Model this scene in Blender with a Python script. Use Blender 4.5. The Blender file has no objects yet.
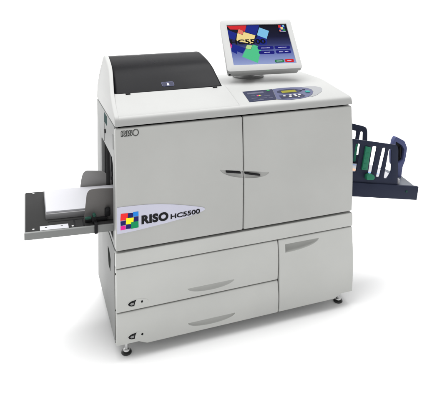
import bpy, bmesh, math, random
import numpy as np
from mathutils import Vector, Matrix
random.seed(4)
scene = bpy.context.scene
COL = scene.collection

# ------------------------------------------------------------------ materials
def srgb(r, g, b):
    f = lambda c: (c/255/12.92) if c/255 <= .04045 else ((c/255+.055)/1.055)**2.4
    return (f(r), f(g), f(b), 1)

def plastic(name, col, rough=.45, var=.03, bump=.02, scale=900, spec=.4, metal=0, coat=0):
    """moulded plastic / painted sheet: faint tone variation, fine grain and uneven gloss"""
    m = bpy.data.materials.new(name); m.use_nodes = True
    nt = m.node_tree; b = nt.nodes['Principled BSDF']
    tc = nt.nodes.new('ShaderNodeTexCoord')
    n1 = nt.nodes.new('ShaderNodeTexNoise'); n1.inputs['Scale'].default_value = 3.2; n1.inputs['Detail'].default_value = 5
    nt.links.new(tc.outputs['Object'], n1.inputs['Vector'])
    mr = nt.nodes.new('ShaderNodeMapRange'); mr.inputs[1].default_value = .3; mr.inputs[2].default_value = .7
    mr.inputs[3].default_value = 1-var; mr.inputs[4].default_value = 1+var
    nt.links.new(n1.outputs['Fac'], mr.inputs[0])
    mx = nt.nodes.new('ShaderNodeVectorMath'); mx.operation = 'SCALE'
    mx.inputs[0].default_value = col[:3]
    nt.links.new(mr.outputs[0], mx.inputs['Scale']); nt.links.new(mx.outputs[0], b.inputs['Base Color'])
    n2 = nt.nodes.new('ShaderNodeTexNoise'); n2.inputs['Scale'].default_value = scale; n2.inputs['Detail'].default_value = 2
    nt.links.new(tc.outputs['Object'], n2.inputs['Vector'])
    bp = nt.nodes.new('ShaderNodeBump'); bp.inputs['Strength'].default_value = bump*4; bp.inputs['Distance'].default_value = .0006
    nt.links.new(n2.outputs['Fac'], bp.inputs['Height']); nt.links.new(bp.outputs[0], b.inputs['Normal'])
    r2 = nt.nodes.new('ShaderNodeMapRange'); r2.inputs[1].default_value = .3; r2.inputs[2].default_value = .7
    r2.inputs[3].default_value = rough-.05; r2.inputs[4].default_value = rough+.05
    nt.links.new(n1.outputs['Fac'], r2.inputs[0]); nt.links.new(r2.outputs[0], b.inputs['Roughness'])
    b.inputs['Specular IOR Level'].default_value = spec; b.inputs['Metallic'].default_value = metal
    b.inputs['Coat Weight'].default_value = coat
    return m

def lit(name, col, strength=.9):
    """a patch of the lit display"""
    m = bpy.data.materials.new(name); m.use_nodes = True
    b = m.node_tree.nodes['Principled BSDF']
    b.inputs['Base Color'].default_value = (.002, .002, .002, 1); b.inputs['Roughness'].default_value = .3
    b.inputs['Specular IOR Level'].default_value = .015
    b.inputs['Emission Color'].default_value = col; b.inputs['Emission Strength'].default_value = strength
    return m

def lit_gradient(name, stops, axis, lo, hi, strength=.9):
    m = lit(name, (1, 1, 1, 1), strength); nt = m.node_tree; b = nt.nodes['Principled BSDF']
    tc = nt.nodes.new('ShaderNodeTexCoord'); d = nt.nodes.new('ShaderNodeVectorMath'); d.operation = 'DOT_PRODUCT'
    d.inputs[1].default_value = axis; nt.links.new(tc.outputs['Object'], d.inputs[0])
    mr = nt.nodes.new('ShaderNodeMapRange'); mr.inputs[1].default_value = lo; mr.inputs[2].default_value = hi
    nt.links.new(d.outputs['Value'], mr.inputs[0])
    r = nt.nodes.new('ShaderNodeValToRGB'); nt.links.new(mr.outputs[0], r.inputs[0])
    e = r.color_ramp.elements
    e[0].position, e[0].color = stops[0]; e[1].position, e[1].color = stops[-1]
    for p, c in stops[1:-1]:
        k = e.new(p); k.color = c
    nt.links.new(r.outputs[0], b.inputs['Emission Color'])
    return m

M = {}
M['door']    = plastic('warm_grey_panel_plastic', (.366, .368, .355, 1), .42, var=.045, spec=.3)
M['cab']     = plastic('bounce_lit_cabinet_plastic', (.418, .422, .406, 1), .42, var=.045, spec=.3)  # lighter than the doors: floor bounce on the drawers put into the colour
M['side']    = plastic('shade_toned_side_sheet', (.235, .238, .234, 1), .5, spec=.1)  # grey lowered: the sides' weaker light is put into the colour
M['deck']    = plastic('off_white_cover_plastic', (.325, .327, .321, 1), .42, spec=.15)
M['dark']    = plastic('dark_interior_metal', (.012, .012, .013, 1), .6, spec=.06)
M['black']   = plastic('black_satin_lid', (.0045, .0045, .0055, 1), .27, spec=.035)
M['blackpl'] = plastic('black_plastic', (.014, .014, .015, 1), .45, spec=.06)
M['bed']     = plastic('dark_grey_tray_sheet', (.028, .028, .028, 1), .6, spec=.02)
M['lip']     = plastic('mid_grey_tray_rim', (.175, .18, .176, 1), .45, spec=.2)
M['lift']    = plastic('grey_lift_plate', (.20, .20, .205, 1), .5)
M['guideback'] = plastic('taupe_guide_sheet', (.31, .305, .30, 1), .5, spec=.1)
M['inner']   = plastic('charcoal_inner_sheet', (.05, .05, .05, 1), .6, spec=.1)
M['bracket'] = plastic('dark_grey_bracket_metal', (.04, .04, .042, 1), .5, spec=.15)
M['guide']   = plastic('brown_grey_guide_sheet', (.125, .12, .117, 1), .45, spec=.06)
M['navy']    = plastic('navy_tray_plastic', (.017, .021, .040, 1), .5, spec=.08)
M['navy2']   = plastic('blue_grey_tray_sheet', (.085, .095, .115, 1), .4, spec=.15)
M['violet']  = plastic('violet_blue_end_stop_plastic', (.055, .065, .15, 1), .45, spec=.15)
M['green']   = plastic('green_slider_plastic', (.02, .15, .085, 1), .5, spec=.1)
M['gdot']    = plastic('green_marker_plastic', (.015, .055, .04, 1), .45, spec=.06)
M['chrome']  = plastic('steel_foot_metal', (.55, .55, .55, 1), .25, metal=1)
M['rubber']  = plastic('dark_foot_rubber', (.02, .02, .02, 1), .35)
M['paper']   = plastic('white_copy_paper', (.43, .43, .455, 1), .8, var=.01)
M['pblue']   = plastic('printed_blue_ink', (.22, .34, .62, 1), .8, spec=.06)
M['porange'] = plastic('printed_orange_ink', (.75, .45, .30, 1), .8, spec=.06)
M['badge']   = plastic('lavender_white_badge_plastic', (.47, .47, .56, 1), .35, spec=.2)
M['ink']     = plastic('black_lettering_ink', (.012, .012, .013, 1), .5, spec=.06)
M['inkgrey'] = plastic('dark_grey_lettering_ink', (.035, .037, .035, 1), .6, spec=0)
M['ired']    = plastic('red_emblem_ink', (.75, .03, .03, 1), .45, spec=.06)
M['inavy']   = plastic('navy_emblem_ink', (.015, .015, .11, 1), .45, spec=.06)
M['iblue']   = plastic('blue_emblem_ink', (.02, .2, .62, 1), .45, spec=.06)
M['iyel']    = plastic('yellow_emblem_ink', (.86, .76, .02, 1), .45, spec=.06)
M['imag']    = plastic('magenta_emblem_ink', (.68, .02, .26, 1), .45, spec=.06)
M['igrn']    = plastic('green_emblem_ink', (.01, .24, .09, 1), .45, spec=.06)
M['iwht']    = plastic('white_emblem_ink', (.8, .8, .84, 1), .45, spec=.06)
M['window']  = plastic('smoky_teal_window', (.055, .08, .078, 1), .5, spec=0)
M['panelnavy'] = plastic('navy_control_film', (.022, .024, .05, 1), .3, spec=.06)
M['panelvio']  = plastic('violet_grey_control_film', (.075, .08, .14, 1), .35, spec=.06)
M['panelsil']  = plastic('silver_control_film', (.22, .225, .235, 1), .35, spec=.15)
M['panelgry']  = plastic('slate_lettering_ink', (.075, .075, .11, 1), .4, spec=.06)
M['lcd']     = plastic('olive_yellow_display', (.17, .16, .014, 1), .3, spec=.06)
M['keywht']  = plastic('white_key_plastic', (.40, .40, .395, 1), .4)
M['keyteal'] = plastic('teal_key_plastic', (.015, .20, .18, 1), .35, spec=.06)
M['keygrn']  = plastic('green_key_plastic', (.04, .30, .09, 1), .35, spec=.06)
M['bezel']   = plastic('light_grey_monitor_plastic', (.385, .387, .382, 1), .42, spec=.18)
M['base']    = plastic('grey_stand_plastic', (.2, .2, .2, 1), .4)

# ------------------------------------------------------------------ mesh helpers
def bevel(bm, w, seg=3, ang=35):
    bm.normal_update()
    es = [e for e in bm.edges if len(e.link_faces) == 2 and e.calc_face_angle(0) > math.radians(ang)]
    if es and w > 0:
        bmesh.ops.bevel(bm, geom=es, offset=w, segments=seg, profile=.5, affect='EDGES', clamp_overlap=True)

def box(x0, x1, y0, y1, z0, z1, w=0, seg=2):
    bm = bmesh.new(); bmesh.ops.create_cube(bm, size=1)
    for v in bm.verts:
        v.co = ((x0+x1)/2+v.co.x*(x1-x0), (y0+y1)/2+v.co.y*(y1-y0), (z0+z1)/2+v.co.z*(z1-z0))
    bevel(bm, w, seg); return bm

def prism(poly, a0, a1, axis='Y', holes=(), w=0, seg=2):
    """outline (u,v) extruded along an axis; axis Y: (x,z), X: (y,z), Z: (x,y)"""
    bm = bmesh.new()
    def pt(u, v):
        return {'Y': (u, a0, v), 'X': (a0, u, v), 'Z': (u, v, a0)}[axis]
    es = []
    for loop in [poly]+list(holes):
        vs = [bm.verts.new(pt(*p)) for p in loop]
        for i in range(len(vs)):
            es.append(bm.edges.new((vs[i], vs[(i+1) % len(vs)])))
    if holes:
        bmesh.ops.triangle_fill(bm, use_beauty=True, use_dissolve=False, edges=es)
    else:
        bmesh.ops.contextual_create(bm, geom=es)
    d = {'Y': (0, a1-a0, 0), 'X': (a1-a0, 0, 0), 'Z': (0, 0, a1-a0)}[axis]
    r = bmesh.ops.extrude_face_region(bm, geom=bm.faces[:])
    bmesh.ops.translate(bm, vec=d, verts=[g for g in r['geom'] if isinstance(g, bmesh.types.BMVert)])
    bmesh.ops.recalc_face_normals(bm, faces=bm.faces[:])
    bevel(bm, w, seg); return bm

def round_poly(pts, r, n=5):
    out = []; N = len(pts)
    for i in range(N):
        p = Vector(pts[i]); a = Vector(pts[i-1]); b = Vector(pts[(i+1) % N])
        rr = r[i] if isinstance(r, (list, tuple)) else r
        if rr <= 0: out.append(tuple(p)); continue
        da = (a-p); db = (b-p); q = min(rr, da.length*.48, db.length*.48)
        s = p+da.normalized()*q; e = p+db.normalized()*q
        for k in range(n+1):
            t = k/n; out.append(tuple(s*(1-t)**2+p*2*t*(1-t)+e*t*t))
    return out

def cyl(c, r0, r1, h, axis='Z', n=32, w=0):
    bm = bmesh.new()
    bmesh.ops.create_cone(bm, cap_ends=True, segments=n, radius1=r0, radius2=r1, depth=h)
    if axis == 'Y': bmesh.ops.rotate(bm, cent=(0, 0, 0), matrix=Matrix.Rotation(math.pi/2, 3, 'X'), verts=bm.verts)
    if axis == 'X': bmesh.ops.rotate(bm, cent=(0, 0, 0), matrix=Matrix.Rotation(math.pi/2, 3, 'Y'), verts=bm.verts)
    bevel(bm, w, 2)
    bmesh.ops.translate(bm, vec=c, verts=bm.verts); return bm

def lathe(c, prof, n=40):
    bm = bmesh.new(); rings = []
    for r, z in prof:
        rings.append([bm.verts.new((c[0]+r*math.cos(2*math.pi*i/n), c[1]+r*math.sin(2*math.pi*i/n), c[2]+z)) for i in range(n)])
    for a, b in zip(rings, rings[1:]):
        for i in range(n): bm.faces.new((a[i], a[(i+1) % n], b[(i+1) % n], b[i]))
    bm.faces.new(rings[0][::-1]); bm.faces.new(rings[-1])
    bmesh.ops.recalc_face_normals(bm, faces=bm.faces[:])
    return bm

def bulge_panel(x0, x1, zb, zt, bulge, thick, w=.004, cols=(), y0=0.0):
    """a moulded front that swells forward by `bulge` at mid height; zb may be a function of x"""
    f = zb if callable(zb) else (lambda x: zb)
    xs = sorted({x0, x1, *cols}); nz = 22
    bm = bmesh.new(); F = []; B = []
    for x in xs:
        lo = f(x); fr = []; bk = []
        for k in range(nz+1):
            t = k/nz; z = lo+(zt-lo)*t
            fr.append(bm.verts.new((x, y0-bulge*(1-(2*t-1)**2), z)))
            bk.append(bm.verts.new((x, y0+thick, z)))
        F.append(fr); B.append(bk)
    n = len(xs)
    for i in range(n-1):
        for k in range(nz):
            bm.faces.new((F[i][k], F[i+1][k], F[i+1][k+1], F[i][k+1]))
            bm.faces.new((B[i+1][k], B[i][k], B[i][k+1], B[i+1][k+1]))
        bm.faces.new((F[i+1][0], F[i][0], B[i][0], B[i+1][0]))
        bm.faces.new((F[i][nz], F[i+1][nz], B[i+1][nz], B[i][nz]))
    for i, s in ((0, 1), (n-1, -1)):
        for k in range(nz):
            q = (F[i][k], F[i][k+1], B[i][k+1], B[i][k]); bm.faces.new(q if s > 0 else q[::-1])
    bmesh.ops.recalc_face_normals(bm, faces=bm.faces[:])
    bevel(bm, w, 3, 50); return bm

def bulge_y(z, lo, hi, b): 
    t = (z-lo)/(hi-lo); return -b*(1-(2*t-1)**2)

def set_mat(bm, i):
    for f in bm.faces: f.material_index = i
    return bm

def merge(*bms):
    out = bms[0]
    for b in bms[1:]:
        me = bpy.data.meshes.new('tmp'); b.to_mesh(me); b.free(); out.from_mesh(me); bpy.data.meshes.remove(me)
    return out

def text_bm(body, x0, x1, y0, y1, offset=0, shear=0, t=.0008, spacing=1.0):
    """lettering fitted into a box, lying in the XY plane and t thick"""
    cu = bpy.data.curves.new('lettering', 'FONT'); cu.body = body; cu.size = 1; cu.offset = offset; cu.shear = shear
    cu.space_character = spacing; cu.resolution_u = 4
    ob = bpy.data.objects.new('lettering', cu); COL.objects.link(ob)
    bpy.context.view_layer.update()
    dg = bpy.context.evaluated_depsgraph_get()
    me = bpy.data.meshes.new_from_object(ob.evaluated_get(dg))
    bpy.data.objects.remove(ob); bpy.data.curves.remove(cu)
    bm = bmesh.new(); bm.from_mesh(me); bpy.data.meshes.remove(me)
    xs = [v.co.x for v in bm.verts]; ys = [v.co.y for v in bm.verts]
    ax, bx, ay, by = min(xs), max(xs), min(ys), max(ys)
    for v in bm.verts:
        v.co = (x0+(v.co.x-ax)/(bx-ax)*(x1-x0), y0+(v.co.y-ay)/(by-ay)*(y1-y0), 0)
    r = bmesh.ops.extrude_face_region(bm, geom=bm.faces[:])
    bmesh.ops.translate(bm, vec=(0, 0, t), verts=[g for g in r['geom'] if isinstance(g, bmesh.types.BMVert)])
    bmesh.ops.recalc_face_normals(bm, faces=bm.faces[:])
    return bm

def warp(bm, fn):
    for v in bm.verts: v.co = fn(v.co.copy())
    return bm

def flat(poly, h0, h1): return prism(poly, h0, h1, 'Z')

def obj(name, bm, mats, parent=None, smooth=40):
    if not isinstance(mats, (list, tuple)): mats = [mats]
    bm.normal_update()
    me = bpy.data.meshes.new(name); bm.to_mesh(me); bm.free()
    for m in mats: me.materials.append(M[m] if isinstance(m, str) else m)
    for p in me.polygons: p.use_smooth = True
    me.set_sharp_from_angle(angle=math.radians(smooth))
    o = bpy.data.objects.new(name, me); COL.objects.link(o)
    if parent is not None:
        o.parent = parent
        if parent.type == 'EMPTY': o.location = -parent.location
    return o

def carve(o, cutter_bm):
    me = bpy.data.meshes.new('cut'); cutter_bm.to_mesh(me); cutter_bm.free()
    c = bpy.data.objects.new('cut', me); COL.objects.link(c)
    if o.parent is not None: c.location = Vector(o.location)+(o.parent.location if o.parent.type == 'EMPTY' else Vector())
    md = o.modifiers.new('cut', 'BOOLEAN'); md.operation = 'DIFFERENCE'; md.object = c; md.solver = 'EXACT'
    bpy.context.view_layer.update()
    c.matrix_world = o.matrix_world.copy(); bpy.context.view_layer.update()
    new = bpy.data.meshes.new_from_object(o.evaluated_get(bpy.context.evaluated_depsgraph_get()))
    o.modifiers.clear(); old = o.data; o.data = new; new.name = o.name; bpy.data.meshes.remove(old)
    bpy.data.objects.remove(c); bpy.data.meshes.remove(me)
    for p in new.polygons: p.use_smooth = True
    new.set_sharp_from_angle(angle=math.radians(32))

def scoop(xc, ztop, rx, rz, ry, y, half=None, slope=0.0):
    """cutter for a finger recess: lower half of an ellipsoid with a flat top ledge"""
    bm = bmesh.new(); bmesh.ops.create_uvsphere(bm, u_segments=48, v_segments=32, radius=1)
    def cut(co, no):
        r = bmesh.ops.bisect_plane(bm, geom=bm.verts[:]+bm.edges[:]+bm.faces[:], plane_co=co, plane_no=no, clear_outer=True)
        es = [e for e in bm.edges if e.is_boundary]
        bmesh.ops.holes_fill(bm, edges=es)
    cut((0, 0, 0), (0, 0, 1))
    if half: cut((0, 0, 0), (-1, 0, 0))
    for v in bm.verts: v.co = (xc+v.co.x*rx, y+v.co.y*ry, ztop+v.co.z*rz+slope*v.co.x*rx)
    bmesh.ops.recalc_face_normals(bm, faces=bm.faces[:])
    return bm

def tag(o, label, cat=None, group=None, kind=None):
    if label: o['label'] = label
    if cat: o['category'] = cat
    if group: o['group'] = group
    if kind: o['kind'] = kind
    return o

W, D = 1.08, .556
# ------------------------------------------------------------------ studio floor: one white sweep
def sweep():
    bm = bmesh.new(); prof = [(-9, 0)]
    Y0, R = 3.2, 1.3
    for k in range(19):
        a = math.pi/2*k/18; prof.append((Y0+R*math.sin(a), R-R*math.cos(a)))
    prof.append((Y0+R, 2.9))
    rows = [[bm.verts.new((x, y, z)) for x in (-15, 17)] for y, z in prof]
    for a, b in zip(rows, rows[1:]): bm.faces.new((a[0], a[1], b[1], b[0]))
    return bm
mfl = plastic('white_studio_paper_sweep', (.90, .90, .90, 1), .85, var=.006, bump=.004, scale=200, spec=.15)
fl = obj('floor', sweep(), mfl); tag(fl, None, kind='structure')

# ------------------------------------------------------------------ the printer
P = bpy.data.objects.new('office_printer', None); COL.objects.link(P)
P.location = (W/2, D/2, 0); P.empty_display_size = .3
tag(P, 'large grey floor-standing office printer with black lid and tilted touch screen on the white floor', 'printer')

# --- upper body
ZG = .9265                                            # line between body and top cover
body = obj('chassis', box(.09, 1.05, .03, .54, .434, .928), 'dark', P)
hole = [(.062, .455), (.405, .455), (.405, .772), (.392, .781), (.085, .784), (.062, .76)]
outer = [(.0235, .437), (D, .437), (D, .9235), (.0235, .9235)]
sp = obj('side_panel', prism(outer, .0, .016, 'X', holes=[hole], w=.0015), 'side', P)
obj('window', box(-.0012, .008, .218, .300, .876, .918, .002), 'window', sp)
obj('knob', cyl((-.001, .267, .843), .0095, .0095, .01, 'X', 24, .002), 'blackpl', sp)
obj('hinge', box(-.0012, .006, .046, .053, .828, .888), 'blackpl', sp)
obj('seam', box(-.0008, .006, .30, .3015, .79, .92), 'inkgrey', sp)
obj('inner_wall', merge(box(.0885, .0895, .04, .42, .44, .80), box(.0165, .088, .406, .411, .44, .80), box(.02, .036, .398, .4055, .46, .78, .002)), 'inner', P)
# feed mechanism inside the opening
fm = merge(box(.05, .089, .07, .40, .46, .50), cyl((.045, .16, .615), .026, .026, .05, 'X', 28, .003),
           cyl((.042, .165, .70), .020, .020, .04, 'X', 28, .003), cyl((.045, .24, .66), .012, .012, .05, 'X', 20), box(.03, .089, .09, .2, .64, .665, .003), box(.06, .089, .1, .28, .70, .76, .004))
obj('feed_roller', fm, 'blackpl', P)
obj('feed_bracket', merge(box(.045, .087, .30, .37, .52, .77, .004), cyl((.066, .298, .70), .006, .006, .006, 'Y', 16), cyl((.066, .298, .62), .006, .006, .006, 'Y', 16), box(.03, .044, .33, .36, .6, .72, .002)), 'bracket', P)
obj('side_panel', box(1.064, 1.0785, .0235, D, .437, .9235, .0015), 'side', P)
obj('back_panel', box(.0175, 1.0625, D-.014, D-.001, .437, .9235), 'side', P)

# --- two front doors
zd0, zd1, BD = .4385, .9215, .0085
dl = obj('front_door', bulge_panel(.0, .5382, zd0, zd1, BD, .022, .006), 'door', P)
dr = obj('front_door', bulge_panel(.5418, W, zd0, zd1, BD, .022, .006), 'door', P)
cutA = lambda: scoop(.545, .692, .112, .030, .0095, -.0078, slope=-.17)
carve(dl, cutA()); carve(dr, cutA())
def bar(p, q, y, h=.0070, d=.012):
    bm = box(0, 1, 0, 1, 0, 1); (x0, z0), (x1, z1) = p, q
    for v in bm.verts:
        v.co = (x0+v.co.x*(x1-x0), y+v.co.y*d, z0+(z1-z0)*v.co.x+(v.co.z-.5)*h)
    bevel(bm, .001, 2); return bm
obj('handle', bar((.461, .699), (.5265, .6865), -.0098), 'blackpl', dl)
obj('handle', bar((.546, .682), (.616, .6655), -.0098), 'blackpl', dr)

def on_door(bm, lift):                                 # lettering made in XY goes onto the door front
    return warp(bm, lambda c: Vector((c.x, bulge_y(c.y, zd0, zd1, BD)-lift-c.z, c.y)))

# badge: pointed plate with emblem and lettering
top = [(.0045, .6160), (.0590, .6150), (.1150, .6120), (.1730, .6060), (.2310, .5960), (.2900, .5830), (.3380, .5710)]
tip = [(.3590, .5643), (.3665, .5585), (.3655, .5540), (.3560, .5495)]
bot = [(.3380, .5450), (.3140, .5395), (.2660, .5315), (.2070, .5245), (.1490, .5190), (.0920, .5140), (.0470, .5113), (.0045, .5100)]
def subdiv(poly):
    out = []
    for i in range(len(poly)):
        a, b = Vector(poly[i]), Vector(poly[(i+1) % len(poly)]); n = max(1, int((b-a).length/.02))
        out += [tuple(a.lerp(b, k/n)) for k in range(n)]
    return out
def emblem(fn, u0, u1, v0, v1, h, first):
    """the coloured squares mark; fn maps a raised flat bmesh to its place"""
    items = [('r', 0, .42, .58, 1.0, -3), ('n', .40, .70, .69, .97, -4), ('b', .70, 1, .72, 1, 2), ('n', .72, 1.0, .40, .70, 0),
             ('n', .0, .32, .28, .55, 3), ('y', .30, .72, .30, .68, -4), ('m', 0, .28, 0, .25, 2), ('n', .30, .58, .02, .29, -3), ('g', .58, 1, .0, .40, 2)]
    ids = {'r': 0, 'n': 1, 'b': 2, 'y': 3, 'm': 4, 'g': 5}; out = []
    for k, (c, a, b, d, e, rot) in enumerate(items):
        cx, cy = (a+b)/2, (d+e)/2; r = math.radians(rot); pts = []
        for (x, y) in ((a, d), (b, d), (b, e), (a, e)):
            dx, dy = x-cx, y-cy; X = cx+dx*math.cos(r)-dy*math.sin(r); Y = cy+dx*math.sin(r)+dy*math.cos(r)
            pts.append((u0+X*(u1-u0), v0+Y*(v1-v0)))
        out.append(set_mat(fn(flat(pts, 0, h*(1+.12*k))), first+ids[c]))
    return out
pl = set_mat(on_door(flat(subdiv(top+tip+bot), 0, .0022), 0), 0)
bevel(pl, .0006, 1, 60)
bd = [pl] + emblem(lambda b: on_door(b, .0022), .0175, .0885, .5245, .5895, .0003, 2)
bd.append(set_mat(on_door(text_bm('RISO', .1005, .2105, .5345, .5705, offset=.055, spacing=1.08), .0022), 1))
bd[-1] = warp(bd[-1], lambda c: Vector((c.x, c.y, c.z)))
bd.append(set_mat(on_door(text_bm('HC5500', .2195, .3405, .0, .0185, offset=.006), .0022), 1))
# the second line of lettering climbs with the plate
b2 = bd.pop(); b2.free()
t2 = text_bm('HC5500', .2195, .3445, .5370, .5570, offset=.03)
warp(t2, lambda c: Vector((c.x, c.y+(c.x-.2195)*.045, c.z)))
bd.append(set_mat(on_door(t2, .0022), 1))
o = obj('badge', merge(*bd), ['badge', 'ink', 'ired', 'inavy', 'iblue', 'iyel', 'imag', 'igrn'], dl)
tag(o, 'pale pointed badge with a coloured squares emblem and black lettering')

# small outlined lettering in the door corner
def stroke(pts, w, closed=False, t=.0007):
    out = []
    seg = list(zip(pts, pts[1:]+([pts[0]] if closed else []))) if closed else list(zip(pts, pts[1:]))
    for a, b in seg:
        a, b = Vector(a), Vector(b); d = (b-a); L = d.length
        if L < 1e-6: continue
        d /= L; n = Vector((-d.y, d.x))*w/2; e = d*w*.35
        out.append(flat([tuple(a-n-e), tuple(b-n+e), tuple(b+n+e), tuple(a+n-e)], 0, t*(1+.02*random.random())))
    return out
def letters():
    s = []; w = .0021; z0, z1 = .8905, .9115
    X = lambda x: .0235+x*.0690; Zz = lambda y: z0+y*(z1-z0)
    p = lambda L: [(X(a), Zz(b)) for a, b in L]
    s += stroke(p([(0, 0), (0, .85), (.04, 1), (.22, 1), (.27, .8), (.24, .5), (.15, .42), (.28, 0), (.17, 0), (.08, .36)]), w)
    s += stroke(p([(.08, .36), (.08, 0), (0, 0)]), w)
    s += stroke(p([(.07, .62), (.07, .82), (.18, .82), (.18, .62)]), w*.8, True)
    s += stroke(p([(.31, 0), (.31, 1), (.39, 1), (.39, 0)]), w, True)
    s += stroke(p([(.42, .0), (.42, .18), (.54, .2), (.54, .4), (.43, .5), (.42, .85), (.48, 1), (.63, 1), (.63, .82), (.51, .78), (.51, .62), (.62, .52), (.635, .15), (.57, 0)]), w, True)
    for r in (.0132, .0108):
        c = (X(.835), Zz(.5)); s += stroke([(c[0]+r*.93*math.cos(k*math.pi/12), c[1]+r*math.sin(k*math.pi/12)) for k in range(24)], w*.62, True)
    return merge(*s)
obj('lettering', on_door(letters(), 0), 'inkgrey', dl)

# --- white top cover
prof = [(-.001, .930), (-.001, .948), (.001, .955), (.006, .961), (.014, .9645), (.024, .9665), (.24, .9966), (.27, .9992), (.31, 1.0), (D, 1.0), (D, .930)]
def top_cover():
    bm = prism(prof, .004, W+.001, 'X')
    bm.normal_update()
    # round the upright front corners and the end edges
    es = [e for e in bm.edges if len(e.link_faces) == 2 and e.calc_face_angle(0) > math.radians(50) and min(v.co.z for v in e.verts) > .931]
    ends = [e for e in bm.edges if len(e.link_faces) == 2 and abs(e.verts[0].co.x-e.verts[1].co.x) < 1e-5 and (abs(e.verts[0].co.x-W-.001) < 1e-4 or abs(e.verts[0].co.x-.004) < 1e-4 and False) and min(v.co.z for v in e.verts) > .931]
    bmesh.ops.bevel(bm, geom=list(set(es+ends)), offset=.013, segments=5, profile=.5, affect='EDGES', clamp_overlap=True)
    return bm
tc = obj('top_cover', top_cover(), 'deck', P, 45)

# --- raised housing at the left with black lid
lidk = np.array([(.191, 1.0175), (.224, 1.035), (.258, 1.0525), (.293, 1.070), (.329, 1.0848), (.365, 1.097), (.403, 1.1065), (.45, 1.1155), (.50, 1.1235), (.54, 1.129), (.565, 1.128)])
tt = np.linspace(0, 1, len(lidk)); 
def smooth_curve(K, n):
    out = []
    for i in range(len(K)-1):
        p0, p1, p2, p3 = K[max(i-1, 0)], K[i], K[i+1], K[min(i+2, len(K)-1)]
        for k in range(n):
            t = k/n; out.append(tuple(.5*((2*p1)+(-p0+p2)*t+(2*p0-5*p1+4*p2-p3)*t*t+(-p0+3*p1-3*p2+p3)*t**3)))
    out.append(tuple(K[-1])); return out
lidc = smooth_curve(lidk, 4)
hs = prism([(.010, .9625), (.03, .9715), (.188, 1.0165), (D-.002, 1.0165), (D-.002, .97), (.010, .945)], .006, .538, 'X')
bevel(hs, .008, 4, 25)
hg = obj('lid_housing', hs, 'deck', P, 50)
lean = lambda z: .036*max(0, (z-.968)/.165)**1.25
ck = [(-.0013, .9302), (-.0013, .948), (.001, .956), (.006, .962), (.014, .9665), (.03, .972), (.10, .994), (.165, 1.0165)] + [(y-.006, z+.0045) for y, z in lidc[2:]] + [(D+.012, 1.12), (D+.012, 1.05), (D, .99), (D, .9302)]
cb = prism(ck, -.0012, .0185, 'X')
bevel(cb, .005, 4, 28)
warp(cb, lambda c: Vector((c.x+lean(c.z), c.y, c.z)))
obj('cheek', cb, 'deck', hg, 50)
lb = bmesh.new()
def lid_ring(x, k):                                    # k = how far the section has closed in at a rounded end
    pts = []
    for (y, z) in lidc+[(.575, 1.10), (.575, 1.019), (.191, 1.0165)]:
        yy = y+(.40-y)*k*.16 if z > 1.0166 else y
        pts.append(lb.verts.new((x, yy+.010*k*(1 if y < .3 else 0), max(1.0165, 1.0165+(z-1.0165)*(1-.20*k*k)))))
    return pts
rings = [lid_ring(x, k) for x, k in ((.0195, 1), (.0200, .82), (.0225, .62), (.0265, .42), (.031, .24), (.036, .09), (.042, 0), (.508, 0), (.513, .03), (.517, .12), (.5195, .3))]
for a, b in zip(rings, rings[1:]):
    for i in range(len(a)): lb.faces.new((a[i], b[i], b[(i+1) % len(a)], a[(i+1) % len(a)]))
lb.faces.new(rings[0]); lb.faces.new(rings[-1][::-1])
bmesh.ops.recalc_face_normals(lb, faces=lb.faces[:])
warp(lb, lambda c: Vector((c.x+lean(c.z)*max(0, 1-c.x/.10), c.y, c.z)))
lid = obj('lid', lb, 'black', P, 50)
# emblem plate on the lid
def lid_pt(s):                                         # distance along the curve from the front
    acc = 0
    for a, b in zip(lidc, lidc[1:]):
        d = math.hypot(b[0]-a[0], b[1]-a[1])
        if acc+d >= s: 
            t = (s-acc)/d; nrm = Vector((0, -(b[1]-a[1]), b[0]-a[0])).normalized()
            return Vector((0, a[0]+(b[0]-a[0])*t, a[1]+(b[1]-a[1])*t)), nrm
        acc += d
def on_lid(bm):
    def f(c):
        p, n = lid_pt(c.y); q = p+n*c.z; return Vector((c.x, q.y, q.z))
    return warp(bm, f)
c0 = .272; s0, s1 = .025, .056
lp = [set_mat(on_lid(flat(round_poly([(c0-.028, s0), (c0+.028, s0), (c0+.028, s1), (c0-.028, s1)], .008, 3), -.001, .0016)), 0),
      set_mat(on_lid(flat(round_poly([(c0-.0255, s0+.0025), (c0-.004, s0+.0025), (c0-.004, s1-.0025), (c0-.0255, s1-.0025)], .006, 3), 0, .0022)), 1),
      set_mat(on_lid(flat(round_poly([(c0+.004, s0+.0025), (c0+.0255, s0+.0025), (c0+.0255, s1-.0025), (c0+.004, s1-.0025)], .006, 3), 0, .0022)), 1),
      set_mat(on_lid(flat([(c0-.005, s0+.006), (c0+.005, s0+.006), (c0+.003, s0+.02), (c0-.003, s0+.02)], 0, .0024)), 2)]
obj('emblem', merge(*lp), ['panelvio', 'panelnavy', 'iwht'], lid)
for xx in (.075, .47):
    obj('hinge', box(xx, xx+.02, .178, .194, 1.0125, 1.0185, .001), 'blackpl', lid)

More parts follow.
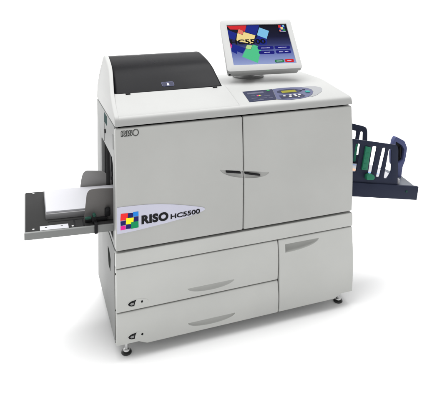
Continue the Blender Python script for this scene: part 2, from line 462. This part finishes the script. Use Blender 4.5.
# --- control panel on the sloping front of the top cover
zs = lambda y: .9631+.1394*y
def on_deck(bm, lift=0): return warp(bm, lambda c: Vector((c.x, c.y-.139*c.z, zs(c.y)+lift+c.z)))
navyP = [(.609, .171), (.761, .172), (.722, .046), (.590, .043)]
vioP = [(.7625, .172), (.80, .178), (.86, .176), (.905, .167), (.932, .150), (.942, .125), (.935, .098), (.915, .07), (.880, .044), (.83, .030), (.775, .028), (.7235, .046)]
silP = [(.907, .1675), (.945, .172), (.982, .166), (1.002, .148), (1.000, .126), (.978, .094), (.936, .060), (.895, .040), (.882, .0435), (.916, .069), (.937, .098), (.944, .125), (.934, .151)]
cp = [set_mat(on_deck(flat(navyP, -.002, .0012)), 0), set_mat(on_deck(flat(vioP, -.002, .0013)), 1), set_mat(on_deck(flat(silP, -.002, .0011)), 2)]
ov = [(.825+.062*math.cos(a), .126+.028*math.sin(a)) for a in np.linspace(0, 2*math.pi, 28, endpoint=False)]
cp.append(set_mat(on_deck(flat(ov, 0, .0018)), 0))
cp.append(set_mat(on_deck(flat([(.752, .086), (.868, .083), (.872, .058), (.852, .042), (.746, .046)], 0, .0018)), 0))
cp.append(set_mat(on_deck(flat([(.622, .150), (.705, .152), (.699, .133), (.619, .131)], 0, .0016)), 3))
for (x, y, w_) in ((.635, .112, .02), (.665, .108, .03), (.70, .10, .03), (.63, .082, .03), (.67, .076, .035), (.705, .072, .02), (.64, .06, .05)):
    cp.append(set_mat(on_deck(flat([(x-w_/2, y), (x+w_/2, y+.001), (x+w_/2-.001, y-.005), (x-w_/2, y-.006)], 0, .0016)), 3))
for k, (x, y, mi) in enumerate(((.655, .104, 4), (.661, .107, 5), (.667, .107, 6), (.661, .099, 7))):
    cp.append(set_mat(on_deck(flat([(x-.003, y-.004), (x+.003, y-.004), (x+.003, y+.004), (x-.003, y+.004)], 0, .002+k*.0001)), mi))
cpo = obj('control_panel', merge(*cp), ['panelnavy', 'panelvio', 'panelsil', 'panelgry', 'imag', 'ired', 'iyel', 'igrn'], P)
obj('display', on_deck(flat([(.787, .138), (.860, .139), (.857, .112), (.782, .111)], .0018, .0026)), 'lcd', cpo)
def key(x, y, rx, ry, mat, lab=None):
    pts = round_poly([(x-rx, y-ry), (x+rx, y-ry), (x+rx, y+ry), (x-rx, y+ry)], min(rx, ry)*.8, 3)
    b = flat(pts, .0005, .0042); bevel(b, .001, 2)
    k = obj('button', on_deck(b), mat, cpo)
    if lab: tag(k, lab)
for x, y in ((.773, .072), (.797, .060), (.806, .076), (.826, .062), (.829, .080), (.850, .074)): key(x, y, .0065, .0055, 'keywht')
key(.836, .052, .005, .004, 'keywht')
key(.908, .102, .012, .010, 'keyteal', 'teal oval start button')
key(.732, .157, .007, .006, 'keygrn', 'small green lamp button')
key(.887, .128, .006, .005, 'panelgry'); key(.905, .135, .006, .005, 'panelgry')

# --- touch screen on its stand
ya, ti = -.1486, .7272
r_ = Vector((math.cos(ya), math.sin(ya), 0)); fw = Vector((-math.sin(ya), math.cos(ya), 0))
u_ = Vector((0, 0, 1))*math.cos(ti)+fw*math.sin(ti); n_ = r_.cross(u_); ctr = Vector((.7972, .38, 1.1729))
def on_mon(bm, lift=0): return warp(bm, lambda c: ctr+r_*c.x+u_*c.y+n_*(c.z+lift))
BO = round_poly([(-.196, -.157), (.184, -.152), (.188, .149), (-.192, .152)], .014, 5)
BI = [(-.1605, -.1215), (.1605, -.1215), (.1605, .1215), (-.1605, .1215)]
fr = prism(BO, -.018, .006, 'Z', holes=[BI])
bevel(fr, .0045, 3, 50)
bk = flat(round_poly([(-.187, -.151), (.176, -.147), (.181, .142), (-.185, .145)], .014, 5), -.052, -.016); bevel(bk, .006, 3, 50)
bk2 = flat(round_poly([(-.15, -.12), (.14, -.12), (.14, .11), (-.15, .11)], .03, 5), -.074, -.050); bevel(bk2, .012, 3, 50)
mon = obj('monitor', on_mon(merge(fr, bk, bk2)), 'bezel', P, 50)
st = lathe((.757, .452, 1.0), [(.080, 0), (.081, .006), (.076, .013), (.05, .017), (.033, .022), (.030, .06), (.034, .085)])
obj('stand', st, 'base', mon)
obj('knob', on_mon(cyl((-.1805, -.1540, -.025), .004, .004, .008, 'Y', 16)), 'blackpl', mon)
GL = .9
SM = [lit_gradient('display_background', [(0, srgb(158, 172, 218)), (.28, srgb(108, 120, 184)), (.5, srgb(50, 56, 106)), (.68, srgb(18, 20, 52)), (1, srgb(6, 7, 20))], tuple(u_), u_.dot(ctr)-.12, u_.dot(ctr)+.12, GL)]
pal = dict(red=(222, 40, 48), salmon=(240, 130, 110), blue=(24, 40, 140), yellow=(250, 226, 150), lblue=(130, 200, 240), mag=(226, 60, 150), green=(84, 205, 145), lgreen=(190, 226, 150),
           ink=(6, 6, 14), btn=(26, 28, 128), white=(205, 205, 238), gbtn=(40, 140, 80), rbtn=(220, 36, 46), edge=(20, 16, 30))
mi = {}
for k, c in pal.items(): mi[k] = len(SM); SM.append(lit('display_'+k, srgb(*c), GL))
LY = [0.0]
def L(poly, mat, inset=None):
    LY[0] += .00006
    return set_mat(on_mon(flat(poly, LY[0], LY[0]+.00005)), mi[mat])
def clip(poly):
    a, b = .158, .119; return [(min(a, max(-a, x)), min(b, max(-b, y))) for x, y in poly]
S = [set_mat(on_mon(flat([(-.160, -.121), (.160, -.121), (.160, .121), (-.160, .121)], -.004, 0)), 0)]
S.append(L(clip([(-.16, .0951), (-.1132, .0699), (-.1304, .0297), (-.1591, .0423)]), 'blue'))
S.append(L(clip([(-.0524, .1218), (.0140, .1218), (.0026, .0931), (-.0146, .055), (-.071, .0804)]), 'blue'))
S.append(L(clip([(-.0030, .058), (.036, .030), (.032, -.002), (-.006, -.004), (-.03, .02)]), 'blue'))
S.append(L(clip([(-.158, .1217), (-.0549, .1219), (-.0696, .0804), (-.100, .094), (-.1438, .0965)]), 'red'))
S.append(L(clip([(-.1648, .0131), (-.1536, .01), (-.143, -.010), (-.158, -.0188)]), 'mag'))
S.append(L(clip([(-.148, .0081), (-.082, -.0218), (-.1034, -.0524), (-.1281, -.039), (-.1333, -.0544), (-.1602, -.0378)]), 'blue'))
S.append(L([(-.0825, -.0249), (-.0378, -.0012), (-.0005, -.0218), (-.036, -.1107), (-.1092, -.0709)], 'green'))
S.append(L([(-.113, .0709), (-.0772, .0808), (-.017, .0561), (-.0418, -.0012), (-.1246, .0236)], 'edge'))
S.append(L([(-.1115, .0692), (-.0772, .0785), (-.0185, .0550), (-.0424, .0010), (-.1234, .0250)], 'yellow'))
S.append(L([(-.1018, .1003), (-.0738, .0850), (-.0845, .0590), (-.1112, .0738)], 'edge'))
S.append(L([(-.1000, .0985), (-.0760, .0842), (-.0855, .0612), (-.1092, .0745)], 'salmon'))
S.append(L([(-.0727, .0002), (-.0446, -.0051), (-.057, -.0312), (-.0860, -.0237)], 'edge'))
S.append(L([(-.0722, -.0012), (-.0462, -.0062), (-.058, -.0298), (-.0842, -.0227)], 'lgreen'))
S.append(L([(.0115, .1043), (.059, .0806), (.0367, .0314), (-.01, .056)], 'lblue'))
LY[0] += .0001
def T(body, x0, x1, y0, y1, mat, off=.01, shear=0):
    return set_mat(on_mon(text_bm(body, x0, x1, y0, y1, offset=off, shear=shear, t=.00006), LY[0]+.0001), mi[mat])
S.append(T('HC5500', -.156, .028, .002, .032, 'ink', .035))
for q in ([(-.0217, -.0130), (.0619, -.0140), (.0612, -.0342), (-.0213, -.0338)], [(.0677, -.0135), (.1498, -.0155), (.1482, -.0341), (.0681, -.0330)],
          [(-.0205, -.0418), (.0616, -.0420), (.0608, -.0615), (-.0199, -.0607)], [(.0692, -.0405), (.1488, -.0415), (.1480, -.0609), (.0693, -.0604)]):
    S.append(L(round_poly(q, .008, 4), 'btn'))
for x0, x1, yb in ((-.002, .044, -.0266), (.087, .130, -.0264), (.008, .036, -.0538), (.086, .109, -.0534), (.115, .134, -.0532)):
    x = x0; rr = random.Random(int(x0*1000)+7)
    while x < x1-.003:
        wd = rr.choice((.0028, .0036, .0045)); S.append(L([(x, yb), (x+wd, yb), (x+wd, yb+rr.choice((.0042, .0055))), (x, yb+.0048)], 'white')); x += wd+.0011
S.append(L(round_poly([(.0517, -.0970), (.0985, -.0966), (.0985, -.1140), (.0519, -.1144)], .006, 4), 'edge'))
S.append(L(round_poly([(.0532, -.0985), (.0970, -.0981), (.0970, -.1125), (.0534, -.1129)], .005, 4), 'gbtn'))
S.append(L(round_poly([(.1037, -.0960), (.1500, -.0955), (.1500, -.1140), (.1042, -.1142)], .006, 4), 'rbtn'))
S.append(L([(.060, -.1035), (.090, -.1033), (.090, -.1075), (.060, -.1077)], 'white'))
S.append(L([(.116, -.1030), (.137, -.1028), (.137, -.1070), (.116, -.1072)], 'white'))
lm = {0: 'red', 1: 'blue', 2: 'lblue', 3: 'yellow', 4: 'salmon', 5: 'gbtn'}
S.append(L([(.112, .116), (.149, .116), (.149, .068), (.112, .068)], 'ink'))
LY[0] += .00002
for b in emblem(lambda q: on_mon(q, LY[0]+.00004), .114, .147, .074, .114, .00004, 0):
    i0 = b.faces[:][0].material_index; set_mat(b, mi[lm[i0]]); S.append(b)
LY[0] += .0002
S.append(L([(.116, .0725), (.147, .0725), (.147, .0700), (.116, .0700)], 'white'))
obj('screen', merge(*S), SM, mon)

# --- paper cabinet under the body
cbm = box(-.001, W+.001, .0325, D, .056, .4285, .003)
for f in cbm.faces:
    if f.calc_center_median().y < .034 and f.normal.y < -.9: f.material_index = 1
cab = obj('cabinet', cbm, ['side', 'dark'], P)
obj('fascia', bulge_panel(-.001, W+.001, .3695, .4295, .002, .031, .005), 'cab', P)
obj('side_grip_shade', prism([(.216, .362), (.179, .364), (.137, .342), (.147, .287), (.194, .290), (.217, .343)], -.0016, .004, 'X', w=.001), 'inkgrey', cab)  # flat dark plate; the shade inside the grip pocket is its colour
obj('seam', box(-.0014, .004, .0320, .0335, .07, .42), 'inkgrey', cab)
obj('screw', cyl((.0, .012, .345), .004, .004, .004, 'X', 16), 'inkgrey', cab)
zb = lambda x: .064 if x <= .088 else (.050 if x >= .122 else .064-.014*(x-.088)/.034)
zr = lambda x: .050 if x <= .985 else (.067 if x >= 1.022 else .050+.017*(x-.985)/.037)
BW = .0085
d1 = obj('drawer', bulge_panel(.0, .7008, .1945, .3655, BW, .031, .004), 'cab', P)
d2 = obj('drawer', bulge_panel(.0, .7008, zb, .1908, BW, .031, .004, cols=(.088, .096, .105, .114, .122)), 'cab', P)
cd = obj('cabinet_door', bulge_panel(.7052, W, zr, .3655, BW, .031, .005, cols=(.985, .994, 1.003, 1.013, 1.022)), 'cab', P)
carve(d1, scoop(.392, .2395, .103, .0265, .018, -.008)); carve(d2, scoop(.394, .0975, .104, .026, .0175, -.0062))
carve(cd, scoop(.736, .344, .168, .036, .030, -.003, half=True))
def latch(drawer, zc, lo, hi):
    y = lambda z: bulge_y(z, lo, hi, BW)
    def on(bm): return warp(bm, lambda c: Vector((c.x, y(c.y)-c.z, c.y)))
    oval = [(.082+.044*math.cos(a), zc+.0155*math.sin(a)-.001) for a in np.linspace(0, 2*math.pi, 40, endpoint=False)]
    ob_ = flat(oval, -.001, .0009); bevel(ob_, .0005, 1, 50)
    half = [(.0445, zc-.001), (.050, zc+.006), (.060, zc+.0105), (.0775, zc+.0125), (.073, zc+.004), (.071, zc-.005), (.070, zc-.0125), (.058, zc-.0115), (.049, zc-.008)]
    inn = [(.052, zc-.001), (.058, zc+.0035), (.068, zc+.003), (.0665, zc-.006), (.057, zc-.0065)]
    b = [set_mat(on(ob_), 0), set_mat(on(flat(half, 0, .0016)), 1), set_mat(on(flat(inn, 0, .0024)), 2),
         set_mat(on(flat([(.1005+.0042*math.cos(a), zc+.0005+.0048*math.sin(a)) for a in np.linspace(0, 2*math.pi, 16, endpoint=False)], 0, .0017)), 1)]
    obj('latch', merge(*b), ['cab', 'ink', 'base'], drawer)
latch(d1, .2255, .1945, .3655); latch(d2, .0955, .064, .1908)
# levelling feet
for x, y in ((.046, .045), (1.036, .053), (.046, .51), (1.036, .51)):
    ft = obj('foot', lathe((x, y, 0), [(.019, 0), (.0212, .003), (.0205, .007), (.016, .010), (.0125, .0115), (.011, .012)]), 'rubber', P)
    obj('foot_stem', lathe((x, y, .0115), [(.0135, 0), (.0132, .003), (.011, .0065), (.0078, .009), (.0078, .05)]), 'chrome', ft)

# --- feed tray on the left
SL = -.053
def tz(x): return .5265+SL*x
def tilt(bm): return warp(bm, lambda c: Vector((c.x, c.y, c.z+tz(c.x))))
ftb = merge(box(-.338, .03, .0585, .46, -.026, -.004, .003, 3), box(-.3385, .03, .046, .0582, -.0262, .0015, .003, 3))
ft = obj('feed_tray', tilt(ftb), 'lip', P)
obj('tray_bed', tilt(box(-.334, .028, .0585, .457, -.006, .0005, .001)), 'bed', ft)
obj('lift_plate', tilt(box(-.257, .03, .150, .40, .0008, .0235, .002)), 'lift', ft)
obj('slot', tilt(merge(box(-.25, .02, .125, .131, .0006, .0012), box(-.152, -.146, .062, .122, .0006, .0012), box(-.118, -.113, .062, .13, .0006, .002), box(-.1, .0, .10, .104, .0006, .0016))), 'ink', ft)
lbm = [set_mat(tilt(box(-.281, -.174, .0595, .096, .0006, .0012)), 0), set_mat(tilt(box(-.262, -.254, .078, .083, .001, .0014)), 1), set_mat(tilt(box(-.203, -.195, .080, .085, .001, .0014)), 1)]
obj('label', merge(*lbm), ['paper', 'inkgrey'], ft)
for x, y in ((-.305, .075), (-.300, .44), (-.158, .07)):
    obj('screw', tilt(cyl((x, y, .0012), .005, .0045, .002, 'Z', 16)), 'chrome', ft)
fg = round_poly([(-.113, .532), (-.100, .645), (-.090, .659), (-.055, .660), (.03, .650), (.03, .523)], [.002, .01, .012, .03, .002, .002], 4)
g1 = obj('paper_guide', prism(fg, .098, .101, 'Y', w=.0008), 'guide', ft)
obj('guide_bracket', merge(box(-.108, -.02, .085, .098, .532, .545, .002), box(-.03, -.008, .088, .098, .545, .578, .003), cyl((-.019, .086, .575), .009, .009, .012, 'Y', 16, .002)), 'blackpl', g1)
bg = round_poly([(-.100, .545), (-.091, .605), (-.082, .626), (-.07, .6315), (.004, .621), (.022, .606), (.03, .590), (.045, .578), (.045, .545)], [.002, .012, .014, .014, .012, .012, .01, .002, .002], 4)
obj('paper_guide', prism(bg, .402, .405, 'Y', w=.0008), 'guideback', ft)
gl = obj('guide_lever', merge(box(-.083, -.066, .066, .084, .538, .566, .003), box(-.077, -.064, .040, .046, .503, .545, .002), box(-.076, -.065, .043, .08, .537, .543, .002)), 'blackpl', ft)
obj('grip', merge(box(-.11, -.085, .068, .082, .552, .560, .003), cyl((-.075, .068, .568), .0065, .0065, .018, 'Y', 16, .002)), 'gdot', gl)

# --- output tray on the right
o0, oa = (1.075, .5545), -.190                          # top front edge and its droop
oz = lambda x: o0[1]+oa*(x-o0[0])
def droop(bm): return warp(bm, lambda c: Vector((c.x+.19*c.z, c.y, c.z+oz(c.x))))
ot = obj('output_tray', droop(merge(box(1.07, 1.497, .05, .066, -.065, .0, .003), box(1.07, 1.49, .066, .33, -.065, -.012, .003))), 'navy', P)
pp = [(1.07, .068), (1.485, .068), (1.53, .225), (1.50, .34), (1.07, .34)]
obj('tray_sheet', droop(flat(pp, -.008, -.003)), 'navy2', ot)
obj('marker', droop(cyl((1.427, .0495, -.026), .0055, .0055, .003, 'Y', 16)), 'gdot', ot)
fo = round_poly([(1.06, .7615), (1.127, .747), (1.241, .722), (1.35, .697), (1.373, .692), (1.381, .672), (1.376, .497), (1.06, .557)], [0, 0, .0, .02, .016, .012, .002, 0], 4)
h1 = [round_poly(q, .008, 3) for q in ([(1.14, .725), (1.166, .72), (1.141, .59), (1.114, .596)], [(1.232, .703), (1.259, .698), (1.227, .57), (1.206, .575)],
      [(1.289, .689), (1.311, .685), (1.272, .547), (1.251, .552)], [(1.326, .679), (1.343, .675), (1.339, .567), (1.314, .535), (1.295, .540)])]
f1 = obj('paper_fence', prism(fo, .057, .064, 'Y', holes=h1, w=.0016), 'navy', ot)
obj('slider', merge(prism([(1.189, .708), (1.218, .7), (1.197, .594), (1.165, .6)], .046, .0575, 'Y', w=.003),
                    *[box(1.186-.005*k, 1.203-.005*k, .0445, .047, .675-.024*k, .678-.024*k) for k in range(4)]), 'green', f1)
obj('release_catch', prism(round_poly([(1.185, .575), (1.205, .579), (1.227, .570), (1.231, .556), (1.221, .548), (1.185, .553)], .006, 3), .035, .0575, 'Y', w=.003), 'green', f1)
bo = round_poly([(1.15, .775), (1.244, .757), (1.287, .742), (1.348, .724), (1.369, .715), (1.376, .695), (1.373, .490), (1.15, .53)], [0, 0, 0, .02, .014, .014, 0, 0], 4)
h2 = [round_poly(q, .006, 3) for q in ([(1.274, .711), (1.309, .702), (1.29, .575), (1.257, .58)], [(1.333, .697), (1.349, .693), (1.345, .57), (1.306, .575)])]
f2 = obj('paper_fence', prism(bo, .300, .306, 'Y', holes=h2, w=.001), 'navy', ot)
obj('slider', prism([(1.28, .640), (1.31, .634), (1.294, .545), (1.261, .552)], .288, .2995, 'Y', w=.003), 'green', f2)
go = [(1.473, .686), (1.526, .657), (1.542, .619), (1.529, .555), (1.513, .525), (1.503, .465), (1.466, .468), (1.468, .530), (1.448, .545), (1.446, .60), (1.458, .665)]
gh = [(1.470, .662), (1.510, .636), (1.524, .613), (1.515, .560), (1.492, .546), (1.464, .56)]
es_ = obj('end_stop', prism(round_poly(go, .008, 3), .19, .215, 'Y', holes=[round_poly(gh, .006, 3)], w=.003), 'violet', ot)
obj('stop_insert', merge(prism([(1.466, .668), (1.512, .638), (1.526, .613), (1.517, .556), (1.49, .543), (1.46, .556)], .207, .212, 'Y'), box(1.50, 1.508, .197, .206, .57, .625, .001)), 'blackpl', es_)

# ------------------------------------------------------------------ paper on the trays
def sheets(x0, x1, y0, y1, z0, n, place, seed, jit=.0012, th=.0011):  # a ream of sheets, each a little off square
    rnd = random.Random(seed); out = []
    for k in range(n):
        dx, dy = rnd.uniform(-jit, jit), rnd.uniform(-jit, jit)
        out.append(box(x0+dx, x1+dx, y0+dy, y1+dy, z0+k*th, z0+k*th+th*.985))
    return place(merge(*out))
ps = obj('paper_stack', sheets(-.254, .075, .158, .392, .0240, 6, tilt, 3, jit=.0004), 'paper')
tag(ps, 'thin stack of blank white paper lying on the left feed tray', 'paper')
pr = sheets(1.085, 1.40, .075, .290, -.0025, 22, droop, 5)
ink = [set_mat(droop(box(1.12, 1.36, .0738-.0005, .0742, -.0025+.0011*a, -.0025+.0011*b)), m) for a, b, m in ((17, 19, 1), (11, 12, 2))]
top_ = -.0025+22*.0011
ink += [set_mat(droop(box(x0, x1, y0, y1, top_-.0004, top_+.0004)), m) for x0, x1, y0, y1, m in ((1.12, 1.35, .255, .27, 1), (1.14, 1.22, .16, .20, 2), (1.25, 1.32, .13, .16, 1), (1.12, 1.20, .095, .11, 3))]
prn = obj('printed_paper_stack', merge(pr, *ink), ['paper', 'pblue', 'porange', 'green'])
tag(prn, 'stack of colour printed sheets behind the slotted navy fence of the right tray', 'paper')

# ------------------------------------------------------------------ light: overhead studio softbox and an added lamp on the sweep
def area(name, loc, target, sx, sy, power, col=(1, 1, 1)):
    l = bpy.data.lights.new(name, 'AREA'); l.shape = 'RECTANGLE'; l.size = sx; l.size_y = sy; l.energy = power; l.color = col
    o = bpy.data.objects.new(name, l); COL.objects.link(o); o.location = loc
    o.rotation_euler = (Vector(target)-Vector(loc)).to_track_quat('-Z', 'Y').to_euler(); return o
area('overhead_softbox', (.2, 1.1, 6.0), (.4, .6, 0), 8.5, 5.6, 690)
area('added_backdrop_lamp', (2.2, 2.0, 5.0), (2.2, 4.5, .6), 13, .8, 190)  # unseen lamp added to push the sweep to white
w = bpy.data.worlds.new('World'); scene.world = w; w.use_nodes = True
bg = w.node_tree.nodes['Background']; bg.inputs[0].default_value = (1, 1, 1, 1); bg.inputs[1].default_value = .77

# ------------------------------------------------------------------ camera
f, cy, yaw, pitch, roll = 536.1279, -16.3123, -.3372678, .01217, -.0059195
R = Vector((math.cos(yaw), math.sin(yaw), 0)); F = Vector((-math.sin(yaw), math.cos(yaw), 0)); U = Vector((0, 0, 1))
F2 = F*math.cos(pitch)-U*math.sin(pitch); U2 = U*math.cos(pitch)+F*math.sin(pitch)
R3 = R*math.cos(roll)+U2*math.sin(roll); U3 = U2*math.cos(roll)-R*math.sin(roll)
cam = bpy.data.cameras.new('Camera'); co = bpy.data.objects.new('Camera', cam); COL.objects.link(co)
mw = Matrix((R3, U3, -F2)).transposed().to_4x4(); mw.translation = Vector((-.32463, -2.10046, 1.51414)); co.matrix_world = mw
cam.sensor_fit = 'HORIZONTAL'; cam.sensor_width = 36; cam.lens = f/427*36
cam.shift_x = 0; cam.shift_y = -(200-cy)/427; cam.clip_start = .05; cam.clip_end = 200
scene.camera = co
scene.view_settings.view_transform = 'Standard'; scene.view_settings.look = 'None'
scene.view_settings.exposure = 0; scene.view_settings.gamma = 1
scene.cycles.max_bounces = 8; scene.cycles.diffuse_bounces = 5
